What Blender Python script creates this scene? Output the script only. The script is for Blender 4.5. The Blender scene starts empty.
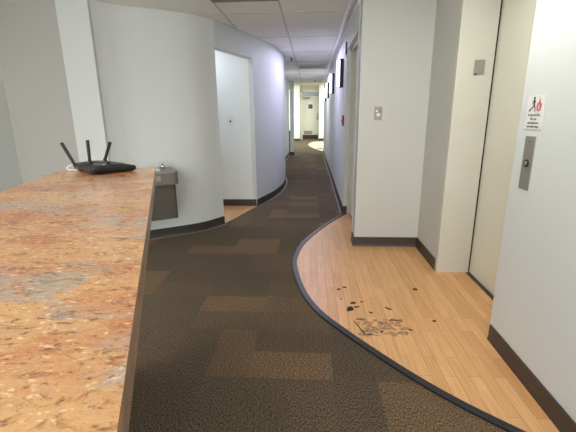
import bpy, bmesh, math, random
from mathutils import Vector, Matrix, Quaternion
random.seed(7)
S = bpy.context.scene
C = S.collection
S.view_settings.view_transform = 'Standard'
S.view_settings.look = 'None'
S.view_settings.exposure = 0.0

# ------------------------------------------------------------------ helpers
def lin(c):
    c = c / 255.0
    return c / 12.92 if c <= 0.04045 else ((c + 0.055) / 1.055) ** 2.4
def rgb(r, g, b): return (lin(r), lin(g), lin(b), 1.0)

def mat(name, col, rough=0.6, metal=0.0, noise=0.0, nscale=8.0, bump=0.0, bscale=200.0, spec=0.5, coat=0.0):
    m = bpy.data.materials.new(name); m.use_nodes = True
    nt = m.node_tree; N = nt.nodes; L = nt.links
    b = N['Principled BSDF']
    b.inputs['Base Color'].default_value = col
    b.inputs['Roughness'].default_value = rough
    b.inputs['Metallic'].default_value = metal
    b.inputs['Specular IOR Level'].default_value = spec
    b.inputs['Coat Weight'].default_value = coat
    tc = N.new('ShaderNodeTexCoord')
    if noise > 0:
        n = N.new('ShaderNodeTexNoise'); n.inputs['Scale'].default_value = nscale; n.inputs['Detail'].default_value = 4
        L.new(tc.outputs['Object'], n.inputs['Vector'])
        r = N.new('ShaderNodeValToRGB')
        r.color_ramp.elements[0].position = 0.3; r.color_ramp.elements[1].position = 0.7
        lo = tuple(c * (1 - noise) for c in col[:3]) + (1,); hi = tuple(min(1, c * (1 + noise)) for c in col[:3]) + (1,)
        r.color_ramp.elements[0].color = lo; r.color_ramp.elements[1].color = hi
        L.new(n.outputs['Fac'], r.inputs['Fac']); L.new(r.outputs['Color'], b.inputs['Base Color'])
    if bump > 0:
        n2 = N.new('ShaderNodeTexNoise'); n2.inputs['Scale'].default_value = bscale; n2.inputs['Detail'].default_value = 3
        L.new(tc.outputs['Object'], n2.inputs['Vector'])
        bp = N.new('ShaderNodeBump'); bp.inputs['Strength'].default_value = bump; bp.inputs['Distance'].default_value = 0.002
        L.new(n2.outputs['Fac'], bp.inputs['Height']); L.new(bp.outputs['Normal'], b.inputs['Normal'])
    return m

def emis(name, col, strength):
    m = bpy.data.materials.new(name); m.use_nodes = True
    b = m.node_tree.nodes['Principled BSDF']
    b.inputs['Base Color'].default_value = col
    b.inputs['Emission Color'].default_value = col
    b.inputs['Emission Strength'].default_value = strength
    return m

def obj(name, bm, m, parent=None, smooth=False):
    me = bpy.data.meshes.new(name)
    bmesh.ops.recalc_face_normals(bm, faces=bm.faces)
    bm.to_mesh(me); bm.free()
    if smooth:
        for p in me.polygons: p.use_smooth = True
    o = bpy.data.objects.new(name, me); C.objects.link(o)
    for mm in (m if isinstance(m, (list, tuple)) else [m]): me.materials.append(mm)
    if parent: o.parent = parent
    return o
def tag(o, label, cat, group=None):
    o['label'] = label; o['category'] = cat
    if group: o['group'] = group
    return o
def thing(name, label, cat, loc=(0, 0, 0), rot=0.0, group=None):
    o = bpy.data.objects.new(name, None); o.empty_display_size = 0.05; C.objects.link(o)
    o.location = loc; o.rotation_euler = (0, 0, rot)
    return tag(o, label, cat, group)
def struct(name, bm, m, parent=None, label=None, smooth=False):
    o = obj(name, bm, m, parent, smooth)
    o['kind'] = 'structure'
    if label: o['label'] = label
    return o

def box(bm, x0, x1, y0, y1, z0, z1, bev=0.0, mi=0):
    x0, x1 = sorted((x0, x1)); y0, y1 = sorted((y0, y1)); z0, z1 = sorted((z0, z1))
    t = bmesh.new()
    r = bmesh.ops.create_cube(t, size=1)
    for v in t.verts:
        v.co = Vector(((x0 + x1) / 2 + v.co.x * (x1 - x0), (y0 + y1) / 2 + v.co.y * (y1 - y0), (z0 + z1) / 2 + v.co.z * (z1 - z0)))
    if bev > 0:
        bmesh.ops.bevel(t, geom=list(t.edges), offset=bev, segments=2, affect='EDGES', profile=0.6)
    for f in t.faces: f.material_index = mi
    me = bpy.data.meshes.new('tmp'); t.to_mesh(me); t.free(); bm.from_mesh(me); bpy.data.meshes.remove(me)
    return bm
def nb(*a, **k): return box(bmesh.new(), *a, **k)

def prism(bm, poly, z0, z1):
    """vertical prism from an XY polygon"""
    lo = [bm.verts.new((p[0], p[1], z0)) for p in poly]; hi = [bm.verts.new((p[0], p[1], z1)) for p in poly]
    n = len(poly)
    bm.faces.new(lo[::-1]); bm.faces.new(hi)
    for i in range(n): bm.faces.new((lo[i], lo[(i + 1) % n], hi[(i + 1) % n], hi[i]))
    return bm

def ribbon(bm, pts, z0, z1, off0, off1, toe=0.0):
    """wall-like strip following an XY polyline; off* are distances to the left of the travel direction"""
    P = [Vector((p[0], p[1])) for p in pts]; n = len(P); nor = []
    for i in range(n):
        d0 = (P[i] - P[i - 1]).normalized() if i > 0 else None
        d1 = (P[i + 1] - P[i]).normalized() if i < n - 1 else None
        if d0 is None: t = d1; k = 1
        elif d1 is None: t = d0; k = 1
        else:
            t = (d0 + d1).normalized(); k = 1 / max(0.3, t.dot(d1))
        nor.append(Vector((-t.y, t.x)) * k)
    rings = []
    for i in range(n):
        a = P[i] + nor[i] * off0; b = P[i] + nor[i] * off1; b2 = P[i] + nor[i] * (off1 + toe)
        rings.append([bm.verts.new((a.x, a.y, z0)), bm.verts.new((b2.x, b2.y, z0)), bm.verts.new((b.x, b.y, z0 + (z1 - z0) * 0.25 if toe else z1)), bm.verts.new((b.x, b.y, z1)), bm.verts.new((a.x, a.y, z1))] if toe
                     else [bm.verts.new((a.x, a.y, z0)), bm.verts.new((b.x, b.y, z0)), bm.verts.new((b.x, b.y, z1)), bm.verts.new((a.x, a.y, z1))])
    m = len(rings[0])
    for i in range(n - 1):
        for k in range(m):
            bm.faces.new((rings[i][k], rings[i + 1][k], rings[i + 1][(k + 1) % m], rings[i][(k + 1) % m]))
    bm.faces.new(rings[0]); bm.faces.new(rings[-1][::-1])
    return bm

def spline(pts, sub=8):
    """Catmull-Rom through 2-D points"""
    P = [Vector((p[0], p[1])) for p in pts]; P = [2 * P[0] - P[1]] + P + [2 * P[-1] - P[-2]]; out = []
    for i in range(1, len(P) - 2):
        p0, p1, p2, p3 = P[i - 1:i + 3]
        for k in range(sub):
            t = k / sub
            out.append(0.5 * ((2 * p1) + (p2 - p0) * t + (2 * p0 - 5 * p1 + 4 * p2 - p3) * t * t + (3 * p1 - p0 - 3 * p2 + p3) * t ** 3))
    out.append(P[-2])
    return [(v.x, v.y) for v in out]

def cyl(bm, a, b, r0, r1=None, seg=16, cap=True):
    a = Vector(a); b = Vector(b); r1 = r0 if r1 is None else r1
    d = (b - a); q = d.to_track_quat('Z', 'Y')
    ra = [bm.verts.new(a + q @ Vector((r0 * math.cos(2 * math.pi * i / seg), r0 * math.sin(2 * math.pi * i / seg), 0))) for i in range(seg)]
    rb = [bm.verts.new(b + q @ Vector((r1 * math.cos(2 * math.pi * i / seg), r1 * math.sin(2 * math.pi * i / seg), 0))) for i in range(seg)]
    for i in range(seg): bm.faces.new((ra[i], ra[(i + 1) % seg], rb[(i + 1) % seg], rb[i]))
    if cap: bm.faces.new(ra[::-1]); bm.faces.new(rb)
    return bm
def tube(bm, pts, r, seg=8):
    for i in range(len(pts) - 1): cyl(bm, pts[i], pts[i + 1], r, seg=seg)
    return bm

# ------------------------------------------------------------------ materials
M = {}
M['wall'] = mat('white_paint', rgb(210, 214, 211), 0.55, noise=0.015, nscale=1.3, bump=0.06, bscale=260)
M['wall_recess_shade'] = mat('recess_shaded_white_paint', rgb(180, 178, 172), 0.6, noise=0.015, nscale=1.3, bump=0.06, bscale=260)  # white wall paint greyed to imitate the shade in the recess
M['wall_shade'] = mat('shaded_white_paint', rgb(194, 195, 187), 0.55, noise=0.015, nscale=1.3, bump=0.06, bscale=260)  # darker copy of the white paint, shading of the facing walls in the colour
M['wall_lit'] = mat('lit_white_paint', rgb(232, 238, 232), 0.6, noise=0.01)  # whiter copy of the wall paint, brightness of lit walls in the colour
M['cream'] = mat('cream_enamel', rgb(222, 221, 204), 0.4, noise=0.015, nscale=2.0)
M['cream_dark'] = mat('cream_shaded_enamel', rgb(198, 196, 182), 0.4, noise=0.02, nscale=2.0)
M['door_cream'] = mat('door_cream', rgb(205, 204, 191), 0.45, noise=0.02, nscale=3.0)
M['base'] = mat('dark_vinyl', rgb(62, 55, 50), 0.45, noise=0.08, nscale=6)
M['strip'] = mat('pale_edge_strip', rgb(140, 134, 124), 0.5, noise=0.05)
M['black_rubber'] = mat('black_rubber', rgb(30, 31, 38), 0.4, noise=0.05)
M['black_plastic'] = mat('black_plastic', rgb(13, 13, 15), 0.2, noise=0.05, nscale=40)
M['black_matte'] = mat('black_matte_plastic', rgb(12, 12, 13), 0.5, noise=0.05)
M['steel'] = mat('brushed_steel', rgb(150, 148, 142), 0.38, 0.75, noise=0.06, nscale=30)
M['steel_plate'] = mat('dull_steel_plate', rgb(150, 146, 136), 0.5, 0.45, noise=0.06, nscale=30)
M['chrome'] = mat('chrome', rgb(225, 225, 225), 0.12, 1.0, noise=0.02)
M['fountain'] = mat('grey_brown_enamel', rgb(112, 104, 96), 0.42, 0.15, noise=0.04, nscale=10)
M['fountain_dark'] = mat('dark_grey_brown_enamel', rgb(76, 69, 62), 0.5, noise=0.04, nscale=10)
M['white_plastic'] = mat('white_plastic', rgb(228, 228, 226), 0.4, noise=0.01)
M['dark_dot'] = mat('dark_plastic', rgb(45, 45, 48), 0.4, noise=0.05)
M['red'] = mat('red_enamel', rgb(150, 32, 34), 0.4, noise=0.05)
M['flame_red'] = mat('printed_red', rgb(205, 60, 70), 0.6, noise=0.03)
M['ink'] = mat('printed_black', rgb(28, 28, 30), 0.6, noise=0.03)
M['paper'] = mat('sign_white', rgb(222, 222, 218), 0.5, noise=0.01)
M['glass_dark'] = mat('dark_wired_glass', rgb(30, 38, 48), 0.15, noise=0.2, nscale=30)
M['transom'] = mat('grey_blue_glass', rgb(165, 172, 184), 0.2, noise=0.35, nscale=9)
M['wood_dark'] = mat('dark_red_brown_wood', rgb(52, 22, 18), 0.4, noise=0.2, nscale=20)
M['vent'] = mat('grey_vent_enamel', rgb(120, 117, 112), 0.5, noise=0.05)
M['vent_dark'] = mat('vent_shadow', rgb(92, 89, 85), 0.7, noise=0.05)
M['conduit'] = mat('white_conduit', rgb(250, 250, 253), 0.3, noise=0.01)
M['debris'] = mat('dark_debris', rgb(34, 22, 16), 0.7, noise=0.3, nscale=60)
M['kick'] = mat('dark_bronze_plate', rgb(62, 52, 46), 0.35, 0.3, noise=0.1)
M['sconce_light'] = emis('sconce_light', (0.84, 0.86, 1.0, 1), 6.0)

def carpet_mat():
    m = bpy.data.materials.new('carpet_tiles'); m.use_nodes = True
    nt = m.node_tree; N = nt.nodes; L = nt.links; b = N['Principled BSDF']
    b.inputs['Roughness'].default_value = 0.95; b.inputs['Specular IOR Level'].default_value = 0.15; b.inputs['Sheen Weight'].default_value = 0.08; b.inputs['Sheen Tint'].default_value = (1.0, 0.85, 0.65, 1); b.inputs['Sheen Roughness'].default_value = 0.5
    tc = N.new('ShaderNodeTexCoord')
    def vm2(op, a, bvec=None):
        v = N.new('ShaderNodeVectorMath'); v.operation = op; L.new(a, v.inputs[0])
        if bvec is not None: v.inputs[1].default_value = bvec
        return v.outputs['Vector']
    mp = N.new('ShaderNodeMapping'); mp.inputs['Location'].default_value = (0.73, 0.30, 0); mp.inputs['Scale'].default_value = (1 / 0.44, 1 / 0.44, 0.0)
    L.new(tc.outputs['Object'], mp.inputs['Vector'])
    blk = vm2('FLOOR', mp.outputs['Vector'])
    fr = vm2('FRACTION', mp.outputs['Vector'])
    par = N.new('ShaderNodeTexWhiteNoise'); L.new(blk, par.inputs['Vector'])
    half = vm2('FLOOR', vm2('MULTIPLY', fr, (2, 2, 0)))
    hx = vm2('MULTIPLY', half, (0.37, 0, 0)); hy = vm2('MULTIPLY', half, (0, 0.41, 0))
    pg = N.new('ShaderNodeMath'); pg.operation = 'GREATER_THAN'; pg.inputs[1].default_value = 0.55; L.new(par.outputs['Value'], pg.inputs[0])
    sel = N.new('ShaderNodeMix'); sel.data_type = 'VECTOR'; L.new(pg.outputs[0], sel.inputs[0]); L.new(hx, sel.inputs[4]); L.new(hy, sel.inputs[5])
    ad = N.new('ShaderNodeVectorMath'); ad.operation = 'ADD'; L.new(blk, ad.inputs[0]); L.new(sel.outputs[1], ad.inputs[1])
    wn = N.new('ShaderNodeTexWhiteNoise'); wn.noise_dimensions = '3D'; L.new(ad.outputs['Vector'], wn.inputs['Vector'])
    # base tile tint
    r1 = N.new('ShaderNodeValToRGB'); cr = r1.color_ramp
    cr.elements[0].position = 0.0; cr.elements[0].color = rgb(74, 65, 51)
    cr.elements[1].position = 0.62; cr.elements[1].color = rgb(78, 67, 53)
    e = cr.elements.new(0.8); e.color = rgb(85, 71, 55)
    e = cr.elements.new(0.98); e.color = rgb(98, 79, 59)
    L.new(wn.outputs['Value'], r1.inputs['Fac'])
    # large cloud
    n0 = N.new('ShaderNodeTexNoise'); n0.inputs['Scale'].default_value = 1.1; n0.inputs['Detail'].default_value = 2
    L.new(tc.outputs['Object'], n0.inputs['Vector'])
    # loop specks, stretched along a direction that turns from tile to tile
    def specks(sx, sy):
        mm = N.new('ShaderNodeMapping'); mm.inputs['Scale'].default_value = (sx, sy, 1)
        L.new(tc.outputs['Object'], mm.inputs['Vector'])
        n = N.new('ShaderNodeTexNoise'); n.inputs['Scale'].default_value = 1.0; n.inputs['Detail'].default_value = 2.5; n.inputs['Roughness'].default_value = 0.7
        L.new(mm.outputs['Vector'], n.inputs['Vector']); return n
    a = specks(210, 90); c = specks(90, 210)
    gt = N.new('ShaderNodeMath'); gt.operation = 'GREATER_THAN'; gt.inputs[1].default_value = 0.5
    sp = N.new('ShaderNodeSeparateColor'); L.new(wn.outputs['Color'], sp.inputs['Color']); L.new(sp.outputs['Green'], gt.inputs[0])
    mx = N.new('ShaderNodeMix'); mx.data_type = 'FLOAT'
    L.new(gt.outputs[0], mx.inputs[0]); L.new(a.outputs['Fac'], mx.inputs[2]); L.new(c.outputs['Fac'], mx.inputs[3])
    r2 = N.new('ShaderNodeMapRange'); r2.inputs['From Min'].default_value = 0.36; r2.inputs['From Max'].default_value = 0.64
    r2.inputs['To Min'].default_value = 0.1; r2.inputs['To Max'].default_value = 2.3
    L.new(mx.outputs[0], r2.inputs['Value'])
    r3 = N.new('ShaderNodeMapRange'); r3.inputs['From Min'].default_value = 0.3; r3.inputs['From Max'].default_value = 0.7
    r3.inputs['To Min'].default_value = 0.85; r3.inputs['To Max'].default_value = 1.15
    L.new(n0.outputs['Fac'], r3.inputs['Value'])
    mu = N.new('ShaderNodeMath'); mu.operation = 'MULTIPLY'; L.new(r2.outputs[0], mu.inputs[0]); L.new(r3.outputs[0], mu.inputs[1])
    vm = N.new('ShaderNodeVectorMath'); vm.operation = 'SCALE'; L.new(r1.outputs['Color'], vm.inputs[0]); L.new(mu.outputs[0], vm.inputs['Scale'])
    L.new(vm.outputs['Vector'], b.inputs['Base Color'])
    bp = N.new('ShaderNodeBump'); bp.inputs['Strength'].default_value = 0.6; bp.inputs['Distance'].default_value = 0.004
    L.new(mx.outputs[0], bp.inputs['Height']); L.new(bp.outputs['Normal'], b.inputs['Normal'])
    return m
M['carpet'] = carpet_mat()

def laminate_mat(name='oak_laminate', c0=(206, 154, 102), c1=(222, 172, 120)):
    m = bpy.data.materials.new(name); m.use_nodes = True
    nt = m.node_tree; N = nt.nodes; L = nt.links; b = N['Principled BSDF']
    b.inputs['Roughness'].default_value = 0.34; b.inputs['Specular IOR Level'].default_value = 0.45
    tc = N.new('ShaderNodeTexCoord')
    mp = N.new('ShaderNodeMapping'); mp.inputs['Rotation'].default_value = (0, 0, math.radians(90))
    L.new(tc.outputs['Object'], mp.inputs['Vector'])
    br = N.new('ShaderNodeTexBrick'); br.inputs['Scale'].default_value = 1.0
    br.inputs['Brick Width'].default_value = 0.42; br.inputs['Row Height'].default_value = 0.062
    br.inputs['Mortar Size'].default_value = 0.0012; br.inputs['Mortar Smooth'].default_value = 0.3
    br.inputs['Color1'].default_value = rgb(*c0); br.inputs['Color2'].default_value = rgb(*c1); br.inputs['Mortar'].default_value = rgb(160, 116, 78)
    br.offset = 0.37; br.offset_frequency = 2
    L.new(mp.outputs['Vector'], br.inputs['Vector'])
    m2 = N.new('ShaderNodeMapping'); m2.inputs['Scale'].default_value = (4, 110, 1); L.new(mp.outputs['Vector'], m2.inputs['Vector'])
    n = N.new('ShaderNodeTexNoise'); n.inputs['Scale'].default_value = 1.0; n.inputs['Detail'].default_value = 5; n.inputs['Distortion'].default_value = 0.6
    L.new(m2.outputs['Vector'], n.inputs['Vector'])
    r = N.new('ShaderNodeMapRange'); r.inputs['From Min'].default_value = 0.3; r.inputs['From Max'].default_value = 0.7
    r.inputs['To Min'].default_value = 0.84; r.inputs['To Max'].default_value = 1.1; L.new(n.outputs['Fac'], r.inputs['Value'])
    vm = N.new('ShaderNodeVectorMath'); vm.operation = 'SCALE'; L.new(br.outputs['Color'], vm.inputs[0]); L.new(r.outputs[0], vm.inputs['Scale'])
    L.new(vm.outputs['Vector'], b.inputs['Base Color'])
    return m
M['oak'] = laminate_mat()
M['oak_pale'] = laminate_mat('pale_laminate', (226, 196, 160), (238, 212, 178))

def counter_mat():
    m = bpy.data.materials.new('mottled_stone_laminate'); m.use_nodes = True
    nt = m.node_tree; N = nt.nodes; L = nt.links; b = N['Principled BSDF']
    b.inputs['Specular IOR Level'].default_value = 0.75
    tc = N.new('ShaderNodeTexCoord')
    mp0 = N.new('ShaderNodeMapping'); mp0.inputs['Rotation'].default_value = (0, 0, math.radians(-24)); mp0.inputs['Scale'].default_value = (0.62, 1.15, 1)
    L.new(tc.outputs['Object'], mp0.inputs['Vector'])
    def noise(scale, det, rough, dist=0.0, off=0.0):
        mp = N.new('ShaderNodeMapping'); mp.inputs['Location'].default_value = (off, off * 0.7, off * 0.3)
        L.new(mp0.outputs['Vector'], mp.inputs['Vector'])
        n = N.new('ShaderNodeTexNoise'); n.inputs['Scale'].default_value = scale; n.inputs['Detail'].default_value = det
        n.inputs['Roughness'].default_value = rough; n.inputs['Distortion'].default_value = dist
        L.new(mp.outputs['Vector'], n.inputs['Vector']); return n.outputs['Fac']
    def ramp(fac, stops):
        r = N.new('ShaderNodeValToRGB'); cr = r.color_ramp
        cr.elements[0].position = stops[0][0]; cr.elements[0].color = rgb(*stops[0][1])
        cr.elements[1].position = stops[-1][0]; cr.elements[1].color = rgb(*stops[-1][1])
        for p, c in stops[1:-1]:
            e = cr.elements.new(p); e.color = rgb(*c)
        L.new(fac, r.inputs['Fac']); return r.outputs['Color']
    def rng(fac, a, b_, c=0.0, d=1.0):
        r = N.new('ShaderNodeMapRange'); r.inputs['From Min'].default_value = a; r.inputs['From Max'].default_value = b_
        r.inputs['To Min'].default_value = c; r.inputs['To Max'].default_value = d; L.new(fac, r.inputs['Value']); return r.outputs[0]
    def mix(f, a, c):
        x = N.new('ShaderNodeMix'); x.data_type = 'RGBA'
        if isinstance(f, float): x.inputs[0].default_value = f
        else: L.new(f, x.inputs[0])
        L.new(a, x.inputs[6]); L.new(c, x.inputs[7]); return x.outputs[2]
    mid = noise(46, 6, 0.72, 0.8)
    gold = ramp(mid, [(0.32, (118, 84, 66)), (0.42, (192, 144, 94)), (0.50, (208, 166, 118)), (0.58, (200, 150, 96)), (0.70, (232, 204, 168))])
    rust = ramp(mid, [(0.32, (92, 54, 42)), (0.42, (164, 104, 72)), (0.50, (196, 138, 96)), (0.58, (176, 110, 70)), (0.70, (222, 178, 140))])
    grey = ramp(mid, [(0.32, (96, 90, 88)), (0.44, (158, 146, 134)), (0.52, (182, 164, 142)), (0.60, (150, 144, 140)), (0.72, (210, 190, 164))])
    big = noise(5.5, 4, 0.65, 0.6, 4.2); big2 = noise(6.5, 5, 0.7, 0.6, 9.4)
    c1 = mix(rng(big, 0.44, 0.58), gold, rust)
    c2 = mix(rng(big2, 0.54, 0.64, 0.0, 0.85), c1, grey)
    fleck = noise(120, 3, 0.6, 0.2, 2.3)
    c3 = mix(rng(fleck, 0.60, 0.70, 0.0, 0.7), c2, ramp(mid, [(0.3, (236, 208, 172)), (0.7, (244, 222, 190))]))
    c4 = mix(rng(fleck, 0.40, 0.31, 0.0, 0.7), c3, ramp(mid, [(0.3, (78, 48, 40)), (0.7, (104, 66, 50))]))
    L.new(c4, b.inputs['Base Color'])
    L.new(rng(fleck, 0.3, 0.7, 0.13, 0.26), b.inputs['Roughness'])
    return m
M['counter'] = counter_mat()
M['counter_edge'] = mat('dark_stone_edge', rgb(128, 104, 84), 0.4, noise=0.35, nscale=40)
M['counter_base'] = mat('dark_laminate', rgb(70, 60, 52), 0.5, noise=0.1)

def ceiling_mat():
    m = bpy.data.materials.new('ceiling_tile'); m.use_nodes = True
    nt = m.node_tree; N = nt.nodes; L = nt.links; b = N['Principled BSDF']
    b.inputs['Roughness'].default_value = 0.9; b.inputs['Specular IOR Level'].default_value = 0.1
    tc = N.new('ShaderNodeTexCoord')
    v = N.new('ShaderNodeTexVoronoi'); v.inputs['Scale'].default_value = 90; L.new(tc.outputs['Object'], v.inputs['Vector'])
    n = N.new('ShaderNodeTexNoise'); n.inputs['Scale'].default_value = 1.6; n.inputs['Detail'].default_value = 3; L.new(tc.outputs['Object'], n.inputs['Vector'])
    r = N.new('ShaderNodeMapRange'); r.inputs['To Min'].default_value = 0.8; r.inputs['To Max'].default_value = 1.0; r.inputs['From Max'].default_value = 0.35
    L.new(v.outputs['Distance'], r.inputs['Value'])
    r2 = N.new('ShaderNodeMapRange'); r2.inputs['To Min'].default_value = 0.9; r2.inputs['To Max'].default_value = 1.1; L.new(n.outputs['Fac'], r2.inputs['Value'])
    mu = N.new('ShaderNodeMath'); mu.operation = 'MULTIPLY'; L.new(r.outputs[0], mu.inputs[0]); L.new(r2.outputs[0], mu.inputs[1])
    vm = N.new('ShaderNodeVectorMath'); vm.operation = 'SCALE'; vm.inputs[0].default_value = rgb(240, 238, 233)[:3]; L.new(mu.outputs[0], vm.inputs['Scale'])
    L.new(vm.outputs['Vector'], b.inputs['Base Color'])
    return m
M['ceil'] = ceiling_mat()
M['grid'] = mat('ceiling_grid', rgb(196, 192, 185), 0.6, noise=0.03)

# ------------------------------------------------------------------ camera (1.3 m high, pitched 15 degrees down)
rows = ((0.9982057338, 0.0053594939, -0.0596371426), (0.0589619554, -0.2614834544, 0.9634053617), (-0.0104307609, -0.9651930786, -0.2613302897))
cam_d = bpy.data.cameras.new('camera'); cam = bpy.data.objects.new('camera', cam_d); C.objects.link(cam)
cam_d.sensor_width = 36.0; cam_d.sensor_fit = 'HORIZONTAL'; cam_d.lens = 375.807 / 576 * 36.0
cam_d.clip_start = 0.02; cam_d.clip_end = 100
R3 = Matrix([[r[0], -r[1], -r[2]] for r in rows])
cam.matrix_world = Matrix.Translation((0, 0, 1.3)) @ R3.to_4x4()
S.camera = cam

# ------------------------------------------------------------------ setting
ZC = 2.30
YB = -2.6        # open end of the hall behind the photographer
# floors
bm = bmesh.new(); box(bm, -3.2, 1.6, YB, 13.3, -0.1, 0.0); box(bm, -2.6, 2.6, 13.3, 20.3, -0.1, 0.0)
struct('floor', bm, M['carpet'], label='brown patterned carpet tile floor of the corridor')

edge = spline([(0.47, 4.93), (0.30, 4.62), (0.106, 4.199), (-0.06, 3.75), (-0.128, 3.40), (-0.137, 3.1), (-0.064, 2.654), (0.047, 2.33), (0.209, 2.072), (0.458, 1.745), (0.663, 1.518), (0.86, 1.345), (1.06, 1.19)], 8)
lam = edge + [(1.3, 1.19), (1.34, 3.05), (1.1, 3.1), (1.1, 3.7), (0.52, 3.7), (0.52, 4.93)]
struct('floor_lobby', prism(bmesh.new(), lam, -0.02, 0.004), M['oak'], label='light oak laminate floor in front of the elevator')
struct('trim_1', ribbon(bmesh.new(), edge, -0.01, 0.011, -0.02, 0.02), M['black_rubber'], label='black curved edging between laminate and carpet')

# curved wall of the left side: from behind the counter to the far corridor
curve = spline([(-1.955, 3.54), (-1.88, 3.66), (-1.74, 3.80), (-1.28, 4.11), (-1.061, 4.412)], 10)
gap = spline([(-1.061, 4.412), (-0.93, 4.84), (-0.782, 5.34)], 8)
curve2 = spline([(-0.782, 5.34), (-0.60, 5.98), (-0.505, 6.6), (-0.488, 7.2), (-0.53, 7.8), (-0.62, 8.3), (-0.74, 8.9), (-0.76, 9.6), (-0.74, 11.0), (-0.70, 12.3)], 8)
WT = 0.11
bm = bmesh.new()
ribbon(bm, curve, 0, ZC, 0, WT); ribbon(bm, gap, 2.025, ZC, 0, WT); ribbon(bm, curve2, 0, ZC, 0, WT)
struct('wall_left', bm, M['wall'], label='curved white wall along the left of the corridor')
for i, cv in enumerate((curve, curve2)):
    struct('baseboard_left_%d' % (i + 1), ribbon(bmesh.new(), cv, 0, 0.1, 0, -0.008, -0.006), M['base'])
    struct('trim_%d' % (i + 2), ribbon(bmesh.new(), cv, -0.01, 0.003, -0.016, -0.034), M['strip'])
# side passage behind the curved wall
struct('wall_passage', nb(-2.95, -0.84, 5.35, 5.46, 0, ZC), M['wall_lit'], label='white wall inside the left side passage')
struct('baseboard_passage', nb(-2.95, -0.79, 5.338, 5.35, 0, 0.1), M['base'])
struct('wall_passage_end', nb(-3.06, -2.95, 3.6, 5.46, 0, ZC), M['wall'])
pas = [(-1.061, 4.412)] + gap[1:] + [(-0.84, 5.35), (-2.95, 5.35), (-2.95, 3.82), (-2.2, 3.82), (-1.72, 4.0), (-1.25, 4.27)]
struct('floor_passage', prism(bmesh.new(), pas, -0.02, 0.004), M['oak'], label='oak laminate floor of the left side passage')

# pier and walls behind the counter, recess shade put into the paint
struct('wall_pier', nb(-2.233, -1.942, 3.52, 3.72, 0, ZC), M['wall'], label='white wall pier behind the counter')
struct('wall_recess', nb(-2.88, -2.233, 3.56, 3.7, 0, ZC), M['wall_recess_shade'], label='white wall of the recess behind the counter, shade painted in')
struct('wall_far_left', nb(-2.98, -2.88, YB, 3.7, 0, ZC), M['wall'])
struct('baseboard_pier', nb(-2.233, -1.942, 3.508, 3.52, 0, 0.1), M['base'])
struct('baseboard_recess', nb(-2.88, -2.233, 3.548, 3.56, 0, 0.1), M['base'])

# right side: elevator lobby
struct('wall_right', nb(1.06, 1.19, YB, 2.04, 0, ZC), M['wall'], label='white wall in front at right with the call button')
struct('baseboard_right', ribbon(bmesh.new(), [(1.06, YB), (1.06, 2.025)], 0, 0.1, 0, 0.008, 0.006), M['base'])
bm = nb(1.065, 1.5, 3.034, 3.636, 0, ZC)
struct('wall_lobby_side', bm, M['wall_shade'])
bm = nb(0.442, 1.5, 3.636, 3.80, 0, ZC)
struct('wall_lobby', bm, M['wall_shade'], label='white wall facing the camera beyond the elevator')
struct('baseboard_lobby', ribbon(bmesh.new(), [(1.065, 3.04), (1.065, 3.636), (0.442, 3.636), (0.442, 3.84)], 0, 0.1, 0, 0.008, 0.006), M['base'])
# elevator: door 1
el = struct('door_1', nb(1.336, 1.37, 1.95, 3.018, 0.006, 2.16), M['cream'], label='cream steel elevator door')
bm = nb(1.085, 1.320, 3.004, 3.034, 0, 2.16); box(bm, 1.058, 1.085, 2.996, 3.05, 0, 2.16, 0.002)
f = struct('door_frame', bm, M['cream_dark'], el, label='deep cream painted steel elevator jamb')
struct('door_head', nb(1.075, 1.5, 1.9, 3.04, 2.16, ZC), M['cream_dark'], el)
struct('door_sill', nb(1.30, 1.42, 1.9, 3.0, -0.01, 0.006), M['kick'], el)
bm = nb(1.42, 1.52, 1.9, 3.04, 0, 2.2); box(bm, 1.320, 1.42, 3.02, 3.034, 0, 2.2)  # narrow black slab stands in for the darkness of the door gap
struct('wall_shaft_gap_shade', bm, M['black_matte'])
struct('wall_right_return', nb(1.19, 1.5, 1.9, 2.04, 0, ZC), M['wall'])

# right corridor wall with a doorway (door 2)
bm = nb(0.435, 0.56, 4.95, 13.3, 0, ZC); box(bm, 0.435, 0.56, 3.80, 3.86, 0, ZC); box(bm, 0.435, 0.56, 3.86, 4.95, 2.05, ZC)
struct('wall_corridor_right', bm, M['wall'], label='long white wall with the lamps along the right of the corridor')
struct('baseboard_corridor_right', ribbon(bmesh.new(), [(0.485, 4.95), (0.435, 4.95), (0.435, 13.3)], 0, 0.1, 0, 0.008, 0.006), M['base'])
struct('trim_4', nb(0.402, 0.419, 4.96, 13.3, -0.01, 0.003), M['strip'])
d2 = struct('door_2', nb(0.53, 0.57, 3.90, 4.91, 0.008, 2.02), M['cream'], label='cream door in the recessed doorway at right')
bm = nb(0.485, 0.58, 4.905, 4.948, 0.0, 2.05); box(bm, 0.485, 0.58, 3.86, 3.90, 0, 2.05); box(bm, 0.485, 0.58, 3.86, 4.948, 2.02, 2.05)
struct('door_frame', bm, M['cream_dark'], d2)
bm = bmesh.new(); cyl(bm, (0.535, 4.02, 1.0), (0.47, 4.02, 1.0), 0.012); cyl(bm, (0.475, 4.02, 1.0), (0.475, 4.13, 1.0), 0.01)
obj('handle', bm, M['steel'], d2, True)

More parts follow.
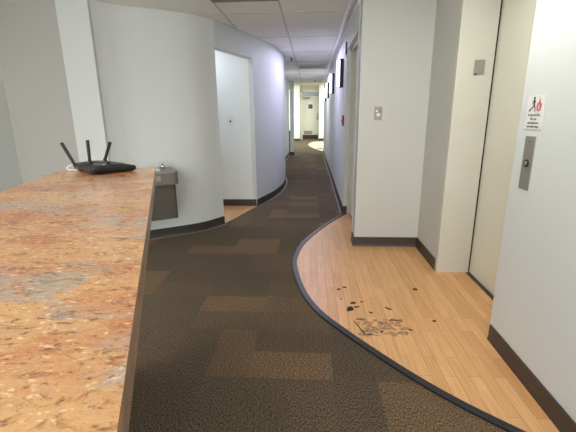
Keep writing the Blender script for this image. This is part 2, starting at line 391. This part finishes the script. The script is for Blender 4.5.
# ceiling
struct('ceiling', nb(-3.06, 1.6, YB, 14.2, ZC, ZC + 0.06), M['ceil'], label='suspended tile ceiling')
bm = bmesh.new()
for x in (-2.7, -2.1, -1.5, -0.9, -0.3, 0.9):
    y1 = 14.2 if abs(x) < 0.5 else 5.3
    if x < -1: y1 = 3.6
    box(bm, x - 0.009, x + 0.009, YB, y1, ZC - 0.004, ZC)
for k in range(-2, 9):
    y = 4.22 + k * 1.24
    box(bm, -2.9 if y < 3.6 else (-1.2 if y < 4.5 else -0.7), 1.05 if y < 3.6 else 0.43, y - 0.009, y + 0.009, ZC - 0.004, ZC)
for y in (0.5 - 0.0,): box(bm, -2.9, 1.05, y - 0.009, y + 0.009, ZC - 0.004, ZC)
struct('trim_5', bm, M['grid'], label='ceiling grid bars')
struct('trim_6', ribbon(bmesh.new(), curve + gap[1:] + curve2[1:], ZC - 0.006, ZC, -0.012, 0.0), M['grid'])
struct('trim_7', nb(0.415, 0.435, 3.8, 13.3, ZC - 0.02, ZC), M['conduit'])

# far lobby
ZL = 2.78
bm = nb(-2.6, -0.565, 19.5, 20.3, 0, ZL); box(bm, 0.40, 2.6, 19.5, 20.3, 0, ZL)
struct('wall_end', bm, M['wall_lit'], label='white end walls of the far lobby, lightened as if lit')
bm = nb(-0.565, -0.46, 20.1, 20.3, 0, ZL); box(bm, 0.43, 0.46, 20.1, 20.3, 0, ZL); box(bm, -0.47, 0.46, 20.1, 20.3, 2.40, ZL)
struct('wall_end_recess', bm, M['door_cream'])
bm = nb(-2.6, -0.565, 19.488, 19.5, 0, 0.1); box(bm, 0.40, 2.6, 19.488, 19.5, 0, 0.1); box(bm, -0.565, -0.553, 19.5, 20.1, 0, 0.1)
struct('baseboard_end', bm, M['base'])
struct('wall_lobby_left', nb(-2.7, -2.6, 12.3, 20.3, 0, ZL), M['wall_lit'])
struct('wall_lobby_right', nb(2.6, 2.7, 13.3, 20.3, 0, ZL), M['wall_lit'])
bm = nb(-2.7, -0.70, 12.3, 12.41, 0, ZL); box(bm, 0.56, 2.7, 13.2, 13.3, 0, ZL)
struct('wall_lobby_front', bm, M['wall_lit'])
struct('ceiling_lobby', nb(-2.7, 2.7, 14.2, 20.3, ZL, ZL + 0.06), M['ceil'])
struct('ceiling_edge', nb(-2.7, 2.7, 14.2, 14.3, ZC, ZL), M['wall'])
struct('ceiling_lobby_low', nb(-2.7, -0.5, 12.3, 14.2, ZC + 0.001, ZC + 0.06), M['ceil'])
pl = spline([(0.56, 13.45), (0.30, 14.2), (0.05, 15.3), (-0.10, 16.6), (-0.06, 17.6), (0.10, 18.5), (0.56, 18.7)], 8)
struct('floor_far_lobby', prism(bmesh.new(), pl + [(2.6, 18.7), (2.6, 13.45)], -0.02, 0.004), M['oak_pale'], label='pale laminate patch of floor in the far lobby')
struct('trim_8', box(nb(-0.675, -0.55, 12.5, 12.56, 0, 2.03), -0.70, -0.55, 12.5, 12.56, 2.045, ZC), M['wall'], label='pale door post at the left end of the corridor')
struct('baseboard_post', nb(-0.68, -0.545, 12.488, 12.5, 0, 0.1), M['base'])
# end door (door 3)
d3 = struct('door_3', nb(-0.44, 0.43, 20.12, 20.17, 0.01, 2.12), M['door_cream'], label='cream door with a small square window at the corridor end')
bm = nb(-0.56, -0.44, 20.07, 20.15, 0, 2.43); box(bm, 0.40, 0.46, 20.07, 20.15, 0, 2.43); box(bm, -0.56, 0.46, 20.07, 20.15, 2.12, 2.16); box(bm, -0.56, 0.46, 20.07, 20.15, 2.39, 2.46)
fr = struct('door_frame', bm, M['cream'], d3)
struct('transom_window', nb(-0.44, 0.41, 20.11, 20.13, 2.16, 2.39), M['transom'], d3, label='grey blue glass transom')
bm = nb(-0.17, 0.11, 20.108, 20.12, 1.53, 1.81)
wf = obj('window_frame', bm, M['white_plastic'], d3)
obj('pane', nb(-0.14, 0.08, 20.10, 20.108, 1.56, 1.78), M['glass_dark'], wf)
obj('kick_plate', nb(-0.44, 0.38, 20.108, 20.12, 0.012, 0.25), M['kick'], d3)
bm = bmesh.new()
box(bm, -0.36, 0.07, 20.108, 20.12, 0.28, 0.46)
for k in range(6): box(bm, -0.34, 0.05, 20.10, 20.11, 0.295 + k * 0.027, 0.308 + k * 0.027)
obj('louver', bm, M['steel_plate'], d3)
bm = bmesh.new(); box(bm, 0.32, 0.38, 20.10, 20.12, 1.0, 1.34, 0.004); cyl(bm, (0.35, 20.11, 1.12), (0.35, 20.05, 1.12), 0.014); cyl(bm, (0.355, 20.055, 1.12), (0.24, 20.055, 1.12), 0.012)
obj('handle', bm, M['steel'], d3)
bm = bmesh.new(); box(bm, -0.40, -0.12, 20.06, 20.12, 2.03, 2.10, 0.006); cyl(bm, (-0.2, 20.06, 2.08), (0.0, 19.95, 2.1), 0.012); cyl(bm, (0.0, 19.95, 2.1), (-0.38, 20.06, 2.13), 0.012)
obj('closer', bm, M['steel'], d3)

# ------------------------------------------------------------------ counter
A = (-0.712, 1.684); B = (0.058, -0.3); Cc = (-0.60, -0.3); D = (-1.119, 1.613)
def round_corner(p, q, r, rad, n=6):
    p, q, r = Vector(p), Vector(q), Vector(r)
    a = q + (p - q).normalized() * rad; b = q + (r - q).normalized() * rad
    return [tuple(((1 - t) ** 2) * a + 2 * t * (1 - t) * q + t * t * b) for t in [i / n for i in range(n + 1)]]
top = round_corner(D, A, B, 0.012) + [B, Cc] + round_corner(Cc, D, A, 0.05)
ct = thing('reception_counter', 'long service counter with a mottled orange brown stone laminate top', 'counter', (-0.6, 0.7, 0))
def local(o, root):
    o.parent = root; o.matrix_parent_inverse = Matrix.Translation(-Vector(root.location)); return o
o = obj('countertop', prism(bmesh.new(), top, 1.066, 1.07), M['counter']); local(o, ct)
o = obj('edge_band', prism(bmesh.new(), top, 1.028, 1.066), M['counter_edge']); local(o, ct)
def along(t, d):   # t along the left edge from the back, d metres in from it
    p = Vector(D) + (Vector(Cc) - Vector(D)) * t; n = Vector((Cc[1] - D[1], D[0] - Cc[0])).normalized(); return tuple(p - n * d)
o = obj('base_panel', prism(bmesh.new(), [along(0.05, 0.03), along(0.05, 0.11), along(0.97, 0.11), along(0.97, 0.03)], 0.09, 1.028), M['counter_base']); local(o, ct)
o = obj('toe_kick', prism(bmesh.new(), [along(0.06, 0.04), along(0.06, 0.10), along(0.96, 0.10), along(0.96, 0.04)], 0.0, 0.09), M['black_matte']); local(o, ct)

# ------------------------------------------------------------------ router
rt = thing('wireless_router', 'black wireless router with three upright antennas on the counter', 'router', (-0.88, 1.55, 1.07))
def rloc(o): return local(o, rt)
outline = [(-1.022, 1.572), (-0.985, 1.53), (-0.885, 1.452), (-0.868, 1.452), (-0.752, 1.562), (-0.75, 1.578), (-0.835, 1.622), (-0.90, 1.640), (-0.965, 1.640), (-1.008, 1.605)]
rc = Vector((-0.885, 1.555))
bm = bmesh.new()
def ring(s, zf):
    return [bm.verts.new((rc.x + (p[0] - rc.x) * s, rc.y + (p[1] - rc.y) * s, zf(p))) for p in outline]
# the body lies low at its front right and rises to the antenna side at the back left
def height(p): return max(0.0, min(1.0, ((-p[0] - 0.75) * 0.9 + (p[1] - 1.45) * 1.1) / 0.40))
rings = [ring(0.86, lambda p: 1.0705), ring(0.97, lambda p: 1.076 + 0.004 * height(p)), ring(1.0, lambda p: 1.083 + 0.012 * height(p)),
         ring(0.95, lambda p: 1.090 + 0.017 * height(p)), ring(0.6, lambda p: 1.101 + 0.013 * height(p)), ring(0.2, lambda p: 1.106 + 0.009 * height(p))]
for a, b in zip(rings, rings[1:]):
    for i in range(len(a)): bm.faces.new((a[i], a[(i + 1) % len(a)], b[(i + 1) % len(b)], b[i]))
bm.faces.new(rings[0][::-1]); bm.faces.new(rings[-1])
rloc(obj('body', bm, M['black_plastic']))
def antenna(b, t):
    b, t = Vector(b), Vector(t); d = (t - b).normalized(); bm = bmesh.new()
    cyl(bm, b - d * 0.006, b + d * 0.014, 0.0075, 0.0075, 14); cyl(bm, b + d * 0.014, b + d * 0.02, 0.0075, 0.0062, 14)
    cyl(bm, b + d * 0.02, t, 0.0064, 0.0072, 14); cyl(bm, t, t + d * 0.002, 0.0072, 0.005, 14)
    rloc(obj('antenna', bm, M['black_matte'], None))
antenna((-1.017, 1.575, 1.088), (-1.056, 1.56, 1.192))
antenna((-0.985, 1.628, 1.098), (-0.986, 1.636, 1.197))
antenna((-0.925, 1.640, 1.102), (-0.888, 1.642, 1.188))
bm = bmesh.new()
q = Matrix.Rotation(math.radians(-42), 4, 'Z')
box(bm, -0.006, 0.006, -0.002, 0.002, 0, 0.0012); bm.transform(Matrix.Translation((-0.856, 1.510, 1.1055)) @ Matrix.Rotation(math.radians(42), 4, 'Z'))
rloc(obj('emblem', bm, M['white_plastic']))
bm = bmesh.new()
cab = [(-1.01, 1.60, 1.082)] + [(-1.045 + 0.026 * math.cos(a), 1.592 + 0.012 * math.sin(a), 1.084 + 0.010 * math.sin(a)) for a in [0.3 + i * 0.6 for i in range(9)]] + [(-1.02, 1.585, 1.074)]
rloc(obj('cable', tube(bmesh.new(), cab, 0.0022), M['white_plastic']))

# ------------------------------------------------------------------ drinking fountain (local frame: +y out of the wall is -y world here)
df = thing('drinking_fountain', 'grey brown wall mounted drinking fountain behind the counter', 'drinking fountain', (-1.70, 3.842, 0), math.radians(29))
def frame_poly(w, d, r):  # rounded front corners, back against y=0
    pts = [(-w / 2, 0), (-w / 2, -d + r)]
    for i in range(7):
        a = math.pi + (math.pi / 2) * i / 6; pts.append((-w / 2 + r + r * math.cos(a), -d + r + r * math.sin(a)))
    for i in range(7):
        a = 1.5 * math.pi + (math.pi / 2) * i / 6; pts.append((w / 2 - r + r * math.cos(a), -d + r + r * math.sin(a)))
    pts.append((w / 2, 0)); return pts
obj('basin', prism(bmesh.new(), frame_poly(0.46, 0.45, 0.05), 0.655, 0.765), M['fountain'], df)
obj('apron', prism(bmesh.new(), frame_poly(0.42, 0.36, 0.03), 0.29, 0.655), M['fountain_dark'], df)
bm = bmesh.new()
prism(bm, [(x * 0.94, y * 0.94 - 0.012) for x, y in frame_poly(0.46, 0.45, 0.05)], 0.765, 0.772)
obj('basin_top', bm, M['steel'], df)
bm = nb(-0.14, 0.06, -0.458, -0.447, 0.695, 0.745, 0.004); obj('push_bar', bm, M['steel_plate'], df)
bm = bmesh.new(); cyl(bm, (0.13, -0.13, 0.772), (0.13, -0.13, 0.815), 0.022, 0.018); cyl(bm, (0.13, -0.13, 0.812), (0.10, -0.2, 0.832), 0.013, 0.010)
obj('bubbler', bm, M['chrome'], df, True)
bm = nb(-0.10, 0.08, -0.30, -0.12, 0.772, 0.784, 0.003); obj('drain_plate', bm, M['white_plastic'], df)

# ------------------------------------------------------------------ wall lamps
def make_sconce(label, loc):
    t = thing('wall_sconce', label, 'wall lamp', loc, 0, 'wall lamps along the right wall')
    obj('back_plate', nb(-0.05, 0.0, -0.07, 0.07, -0.18, 0.18, 0.004), M['black_matte'], t)
    bm = bmesh.new(); n = 10
    poly = [(-0.05, -0.062)] + [(-0.05 - 0.036 * math.sin(math.pi * i / n) ** 0.6, -0.062 + 0.124 * i / n) for i in range(1, n)] + [(-0.05, 0.062)]
    prism(bm, poly[::-1], -0.165, 0.165); obj('diffuser', bm, M['sconce_light'], t)
    return t
def copy_tree(o, parent=None):
    c = o.copy(); C.objects.link(c); c.parent = parent
    for ch in list(o.children): copy_tree(ch, c)
    return c
sc0 = make_sconce('black and white wall lamp nearest the doorway, first of the row of four', (0.435, 5.5, 1.83))
for lab, y in (('second wall lamp along the right wall after the doorway, black with white diffuser', 7.55),
               ('third wall lamp of the row, between the second lamp and the last', 9.7),
               ('last and smallest looking wall lamp, closest to the far lobby', 11.6)):
    s = copy_tree(sc0); s.location = (0.435, y, 1.85); s['label'] = lab

# ------------------------------------------------------------------ small wall fittings
t = thing('elevator_call_switch', 'tall brushed steel elevator call plate with one round button', 'elevator button', (1.06, 1.911, 1.056))
obj('plate', nb(-0.004, 0, -0.043, 0.043, -0.13, 0.13, 0.0015), M['steel_plate'], t)
bm = bmesh.new(); cyl(bm, (-0.004, 0, 0), (-0.009, 0, 0), 0.019, 0.018, 24); bt = obj('button_ring', bm, M['black_matte'], t)
bm = bmesh.new(); cyl(bm, (-0.009, 0, 0), (-0.012, 0, 0), 0.010, 0.009, 20); obj('button', bm, M['steel'], bt)
bm = bmesh.new(); cyl(bm, (-0.004, 0.0, 0.105), (-0.0055, 0.0, 0.105), 0.004); obj('screw', bm, M['dark_dot'], t)
bm = bmesh.new(); cyl(bm, (-0.004, 0.0, -0.112), (-0.0055, 0.0, -0.112), 0.003); obj('screw', bm, M['steel'], t)

# fire sign
t = thing('fire_sign', 'white sign with running figure and red flame above the call plate', 'sign', (1.06, 1.914, 1.297))
obj('sign_panel', nb(-0.003, 0, -0.068, 0.068, -0.077, 0.077), M['paper'], t)
def sign_poly(name, polys, m):
    bm = bmesh.new()
    for P in polys:   # P in (u to the right as read, v up): u -> -y
        a = [bm.verts.new((-0.0036, -u, v)) for u, v in P]; bm.faces.new(a)
    return obj(name, bm, m, t)
def seg(p, q, w):
    p, q = Vector(p), Vector(q); d = (q - p).normalized(); n = Vector((-d.y, d.x)) * w / 2
    return [tuple(p + n), tuple(q + n), tuple(q - n), tuple(p - n)]
def disc(c, r, n=14): return [(c[0] + r * math.cos(2 * math.pi * i / n), c[1] + r * math.sin(2 * math.pi * i / n)) for i in range(n)]
fig = [disc((-0.012, 0.064), 0.007), seg((-0.014, 0.058), (-0.008, 0.030), 0.012), seg((-0.013, 0.052), (-0.026, 0.044), 0.005), seg((-0.026, 0.044), (-0.022, 0.034), 0.005),
       seg((-0.012, 0.053), (0.002, 0.046), 0.005), seg((-0.008, 0.032), (-0.022, 0.020), 0.007), seg((-0.022, 0.020), (-0.040, 0.010), 0.006), seg((-0.008, 0.032), (0.003, 0.018), 0.007), seg((0.003, 0.018), (0.0, 0.002), 0.006),
       seg((-0.048, 0.004), (-0.012, 0.026), 0.006)]
sign_poly('running_figure', fig, M['ink'])
sign_poly('flame', [[(0.016, 0.008), (0.034, 0.004), (0.046, 0.016), (0.050, 0.034), (0.044, 0.046), (0.040, 0.036), (0.036, 0.056), (0.030, 0.068), (0.027, 0.050), (0.021, 0.038), (0.017, 0.046), (0.011, 0.026)]], M['flame_red'])
sign_poly('flame_core', [[(0.026, 0.012), (0.034, 0.012), (0.037, 0.024), (0.031, 0.040), (0.025, 0.026)]], M['paper']).location.x = -0.0004
def lettering(text, size, v):
    cu = bpy.data.curves.new('lettering', 'FONT'); cu.body = text; cu.size = size; cu.align_x = 'CENTER'; cu.offset = 0.0004
    o = bpy.data.objects.new('lettering_source', cu); C.objects.link(o)
    dg = bpy.context.evaluated_depsgraph_get(); dg.update()
    me = bpy.data.meshes.new_from_object(o.evaluated_get(dg)); bpy.data.objects.remove(o)
    me.transform(Matrix(((0, 0, -1, -0.0036), (-1, 0, 0, 0), (0, 1, 0, v), (0, 0, 0, 1))))
    me.materials.append(M['ink']); r = bpy.data.objects.new('lettering', me); C.objects.link(r); r.parent = t
for s, v in (('In case of Fire', -0.018), ('Do not', -0.036), ('use elevators', -0.054), ('Use stairways', -0.071)): lettering(s, 0.0175, v)

t = thing('steel_jamb_plate', 'small blank steel plate on the elevator jamb', 'plate', (1.221, 3.0, 1.617))
obj('plate', nb(-0.037, 0.037, -0.004, 0, -0.05, 0.05, 0.0015), M['steel_plate'], t)
obj('lower_lip', nb(-0.036, -0.012, -0.007, -0.003, -0.052, -0.045), M['dark_dot'], t)

t = thing('switch_plate', 'metal key switch plate on the white wall beyond the elevator', 'switch', (0.618, 3.636, 1.298))
obj('plate', nb(-0.036, 0.036, -0.005, 0, -0.06, 0.06, 0.002), M['steel_plate'], t)
bm = bmesh.new(); cyl(bm, (-0.014, -0.005, 0.022), (-0.014, -0.012, 0.022), 0.010); obj('button', bm, M['white_plastic'], t, False)
bm = bmesh.new(); cyl(bm, (0.014, -0.005, 0.024), (0.014, -0.008, 0.024), 0.006); obj('keyhole', bm, M['ink'], t)
bm = bmesh.new(); cyl(bm, (0.0, -0.005, -0.012), (0.0, -0.015, -0.012), 0.016, 0.014); obj('button', bm, M['white_plastic'], t)

t = thing('light_switch', 'white light switch plate in the left side passage', 'light switch', (-1.12, 5.35, 1.211))
obj('plate', nb(-0.04, 0.04, -0.006, 0, -0.066, 0.066, 0.002), M['white_plastic'], t)
obj('toggle', nb(-0.010, 0.012, -0.018, -0.005, -0.012, 0.014, 0.002), M['dark_dot'], t)

t = thing('mounted_fire_alarm', 'red fire alarm pull station beside the doorway on the right', 'fire alarm', (0.435, 5.03, 1.215))
obj('back_box', nb(-0.012, 0, -0.062, 0.062, -0.075, 0.075, 0.003), M['white_plastic'], t)
obj('housing', nb(-0.036, -0.012, -0.058, 0.058, -0.065, 0.065, 0.004), M['red'], t)
obj('pull_handle', nb(-0.042, -0.036, -0.035, 0.035, -0.02, 0.012, 0.003), M['dark_dot'], t)

t = thing('wall_bracket', 'small dark wall bracket with white tip above the doorway', 'bracket', (0.435, 5.0, 2.06))
obj('body', nb(-0.02, 0, -0.02, 0.02, -0.06, 0.08, 0.004), M['dark_dot'], t)
obj('tip', nb(-0.024, 0, -0.022, 0.022, -0.085, -0.06, 0.004), M['white_plastic'], t)

# wood end panel
t = thing('wood_panel', 'narrow dark red brown upright board at the left end of the corridor', 'board', (-0.705, 12.62, 0))
obj('board', nb(-0.03, 0.03, -0.06, 0.0, 0.03, 0.76, 0.004), M['wood_dark'], t)
obj('cap', nb(-0.035, 0.035, -0.065, 0.005, 0.76, 0.785, 0.003), M['black_matte'], t)
obj('foot', nb(-0.035, 0.035, -0.065, 0.005, 0.0, 0.03), M['black_matte'], t)

# ------------------------------------------------------------------ ceiling fittings
t = thing('ceiling_vent', 'dark grey rectangular return air vent in the ceiling', 'vent', (-0.6, 3.14, ZC - 0.002))
bm = nb(-0.30, 0.30, -0.62, -0.58, -0.012, 0.0); box(bm, -0.30, 0.30, 0.58, 0.62, -0.012, 0.0); box(bm, -0.30, -0.26, -0.58, 0.58, -0.012, 0.0); box(bm, 0.26, 0.30, -0.58, 0.58, -0.012, 0.0)
obj('frame', bm, M['vent'], t)
obj('backing', nb(-0.27, 0.27, -0.59, 0.59, -0.003, 0.0), M['vent_dark'], t)
bm = bmesh.new()
for k in range(24): y = -0.56 + k * 0.0487; box(bm, -0.26, 0.26, y - 0.004, y + 0.012, -0.009, -0.003)
obj('grille', bm, M['vent'], t)
def sprinkler(loc, label):
    t = thing('ceiling_sprinkler', label, 'sprinkler', loc, 0, 'ceiling sprinklers')
    bm = bmesh.new(); cyl(bm, (0, 0, 0), (0, 0, -0.008), 0.035, 0.03, 20); obj('escutcheon', bm, M['white_plastic'], t)
    bm = bmesh.new(); cyl(bm, (0, 0, -0.008), (0, 0, -0.03), 0.014, 0.014, 12); cyl(bm, (0.012, 0, -0.03), (0.004, 0, -0.06), 0.004); cyl(bm, (-0.012, 0, -0.03), (-0.004, 0, -0.06), 0.004); cyl(bm, (0, 0, -0.03), (0, 0, -0.06), 0.005)
    obj('yoke', bm, M['dark_dot'], t)
    bm = bmesh.new(); cyl(bm, (0, 0, -0.06), (0, 0, -0.064), 0.026, 0.026, 16); obj('deflector', bm, M['dark_dot'], t)
    return t
sprinkler((-0.36, 7.35, ZC), 'dark sprinkler head on the ceiling near the bulge of the curved wall')
sprinkler((0.12, 12.3, ZC), 'dark sprinkler head on the ceiling near the far lobby')
t = tag(obj('ceiling_conduit', prism(bmesh.new(), [(0.318, YB), (0.346, YB), (0.412, 13.9), (0.384, 13.9)], ZC - 0.022, ZC), M['conduit']), 'thin white surface conduit running along the ceiling', 'conduit')
t = thing('smoke_hatch', 'flat brownish ceiling access panel beyond the first sprinkler', 'ceiling panel', (0.02, 8.75, ZC))
obj('panel', nb(-0.27, 0.27, -0.28, 0.28, -0.008, 0, 0.002), mat('tan_panel', rgb(164, 148, 138), 0.6, noise=0.05), t)
bm = nb(-0.29, 0.29, -0.30, -0.28, -0.012, 0); box(bm, -0.29, 0.29, 0.28, 0.30, -0.012, 0); box(bm, -0.29, -0.27, -0.28, 0.28, -0.012, 0); box(bm, 0.27, 0.29, -0.28, 0.28, -0.012, 0)
obj('frame', bm, M['grid'], t)

# ------------------------------------------------------------------ scraps and glue marks on the laminate
def scrap(x, y, w, h, rot, label, seed, m=None, z=0.0041, th=0.003):
    rnd = random.Random(seed); n = 9
    pts = [(math.cos(2 * math.pi * i / n) * w / 2 * 1.35 * rnd.uniform(0.55, 1.15), math.sin(2 * math.pi * i / n) * h / 2 * 1.35 * rnd.uniform(0.55, 1.15)) for i in range(n)]
    o = obj('floor_scrap', prism(bmesh.new(), pts, 0, th), m or M['debris']); o.location = (x, y, z); o.rotation_euler.z = rot
    return tag(o, label, 'scrap', 'scraps on the laminate floor')
scrap(0.797, 2.663, 0.036, 0.026, 0.2, 'black scrap lying alone on the laminate nearest the elevator jamb', 1)
scrap(0.218, 2.645, 0.026, 0.016, 0.3, 'thin dark scrap on the laminate close to the black edging', 2)
scrap(0.268, 2.680, 0.026, 0.016, -0.2, 'thin dark scrap just right of the one by the edging', 3)
scrap(0.305, 2.432, 0.034, 0.022, 0.6, 'dark brown leaf like scrap above the largest cluster', 4)
scrap(0.278, 2.345, 0.050, 0.040, 0.9, 'largest dark brown scrap left of the glue mark', 5)
scrap(0.322, 2.375, 0.034, 0.012, 0.2, 'sliver of brown scrap beside the largest scrap', 6)
scrap(0.366, 2.45, 0.026, 0.010, 0.0, 'small faint scrap right of the leaf like scrap', 7)
scrap(0.412, 2.300, 0.030, 0.014, -0.6, 'small brown scrap behind the glue mark', 8)
scrap(0.536, 2.36, 0.050, 0.014, -0.7, 'long dark scrap behind the right part of the glue mark', 9)
scrap(0.62, 2.10, 0.026, 0.010, -0.5, 'small dark scrap at the right side of the glue mark', 10)
scrap(0.224, 2.489, 0.014, 0.010, 0, 'tiny dark speck nearest the black edging', 11)
scrap(0.80, 2.21, 0.022, 0.016, 0.4, 'small dark scrap to the right of the glue mark towards the call button wall', 12)
scrap(0.016, 17.8, 0.10, 0.20, 0.0, 'dark speck at the far rim of the pale lobby floor', 13)
scrap(0.29, 14.7, 0.09, 0.35, 0.0, 'dark mark on the near part of the pale lobby floor', 14)  # flat dark marks laid on the far floor
scrap(0.40, 14.8, 0.10, 0.40, 0.0, 'dark mark right beside another on the pale lobby floor', 15)
glue = mat('dried_glue', rgb(168, 128, 94), 0.55, noise=0.35, nscale=45)
scrap_parts = bmesh.new()
rnd = random.Random(3)
for k in range(90):
    x = 0.30 + 0.30 * rnd.random(); y = 2.03 + 0.19 * rnd.random(); w = rnd.uniform(0.014, 0.05); h = rnd.uniform(0.01, 0.04)
    n = 7; pts = [(x + math.cos(2 * math.pi * i / n) * w / 2 * rnd.uniform(0.6, 1.2), y + math.sin(2 * math.pi * i / n) * h / 2 * rnd.uniform(0.6, 1.2)) for i in range(n)]
    prism(scrap_parts, pts, 0.0041, 0.0046 + 0.0001 * (k % 7))
g = thing('glue_mark', 'dried rectangular glue mark on the laminate floor', 'glue mark', (0.45, 2.12, 0.004))
o = obj('residue', scrap_parts, glue); local(o, g); o['kind'] = 'stuff'
for a, b in (((0.286, 2.19), (0.335, 2.035)), ((0.335, 2.035), (0.385, 2.04)), ((0.52, 2.215), (0.60, 2.20)), ((0.30, 2.215), (0.36, 2.215))):
    a, b = Vector(a), Vector(b); d = (b - a).normalized(); n = Vector((-d.y, d.x)) * 0.003
    bm = bmesh.new(); prism(bm, [tuple(a + n), tuple(a - n), tuple(b - n), tuple(b + n)], 0.0041, 0.0056)
    o = obj('outline', bm, M['debris']); local(o, g)

# ------------------------------------------------------------------ light
w = bpy.data.worlds.new('world'); S.world = w; w.use_nodes = True
w.node_tree.nodes['Background'].inputs[0].default_value = (0.97, 0.975, 0.98, 1); w.node_tree.nodes['Background'].inputs[1].default_value = 5.8
def area(name, loc, sx, sy, e, col=(1, 1, 1), rot=(0, 0, 0), spread=180):
    l = bpy.data.lights.new(name, 'AREA'); l.shape = 'RECTANGLE'; l.size = sx; l.size_y = sy; l.energy = e; l.color = col; l.spread = math.radians(spread)
    o = bpy.data.objects.new(name, l); C.objects.link(o); o.location = loc; o.rotation_euler = rot; return o
area('ceiling_fill', (-0.3, -0.9, ZC - 0.02), 1.2, 0.6, 7, (1, 0.98, 0.94))  # unseen lamp behind the camera, added as soft fill
area('ceiling_fill', (-2.35, 0.35, ZC - 0.02), 0.7, 1.0, 44, (1, 0.98, 0.94))  # added out of view to brighten the curved left wall
area('ceiling_fill', (0.72, 1.9, ZC - 0.02), 0.4, 1.0, 19, (1, 0.98, 0.94))  # added above the view to brighten the elevator nook
area('passage_light', (-1.7, 4.85, ZC - 0.02), 0.8, 0.5, 13, (0.78, 0.83, 1.0))
area('corridor_fill', (0.0, 6.4, ZC - 0.03), 0.4, 1.0, 19, (0.70, 0.66, 1.0))  # added lavender fill for the curved wall, no visible fixture
area('corridor_fill', (-0.1, 10.2, ZC - 0.03), 0.4, 1.0, 24, (0.86, 0.84, 1.0))  # added fill for the far carpet and walls, no visible fixture
area('lobby_light', (-1.2, 17.0, ZL - 0.03), 1.2, 2.4, 115, (0.95, 1.0, 0.96))
area('lobby_light', (1.4, 17.0, ZL - 0.03), 1.2, 2.4, 115, (0.95, 1.0, 0.96))
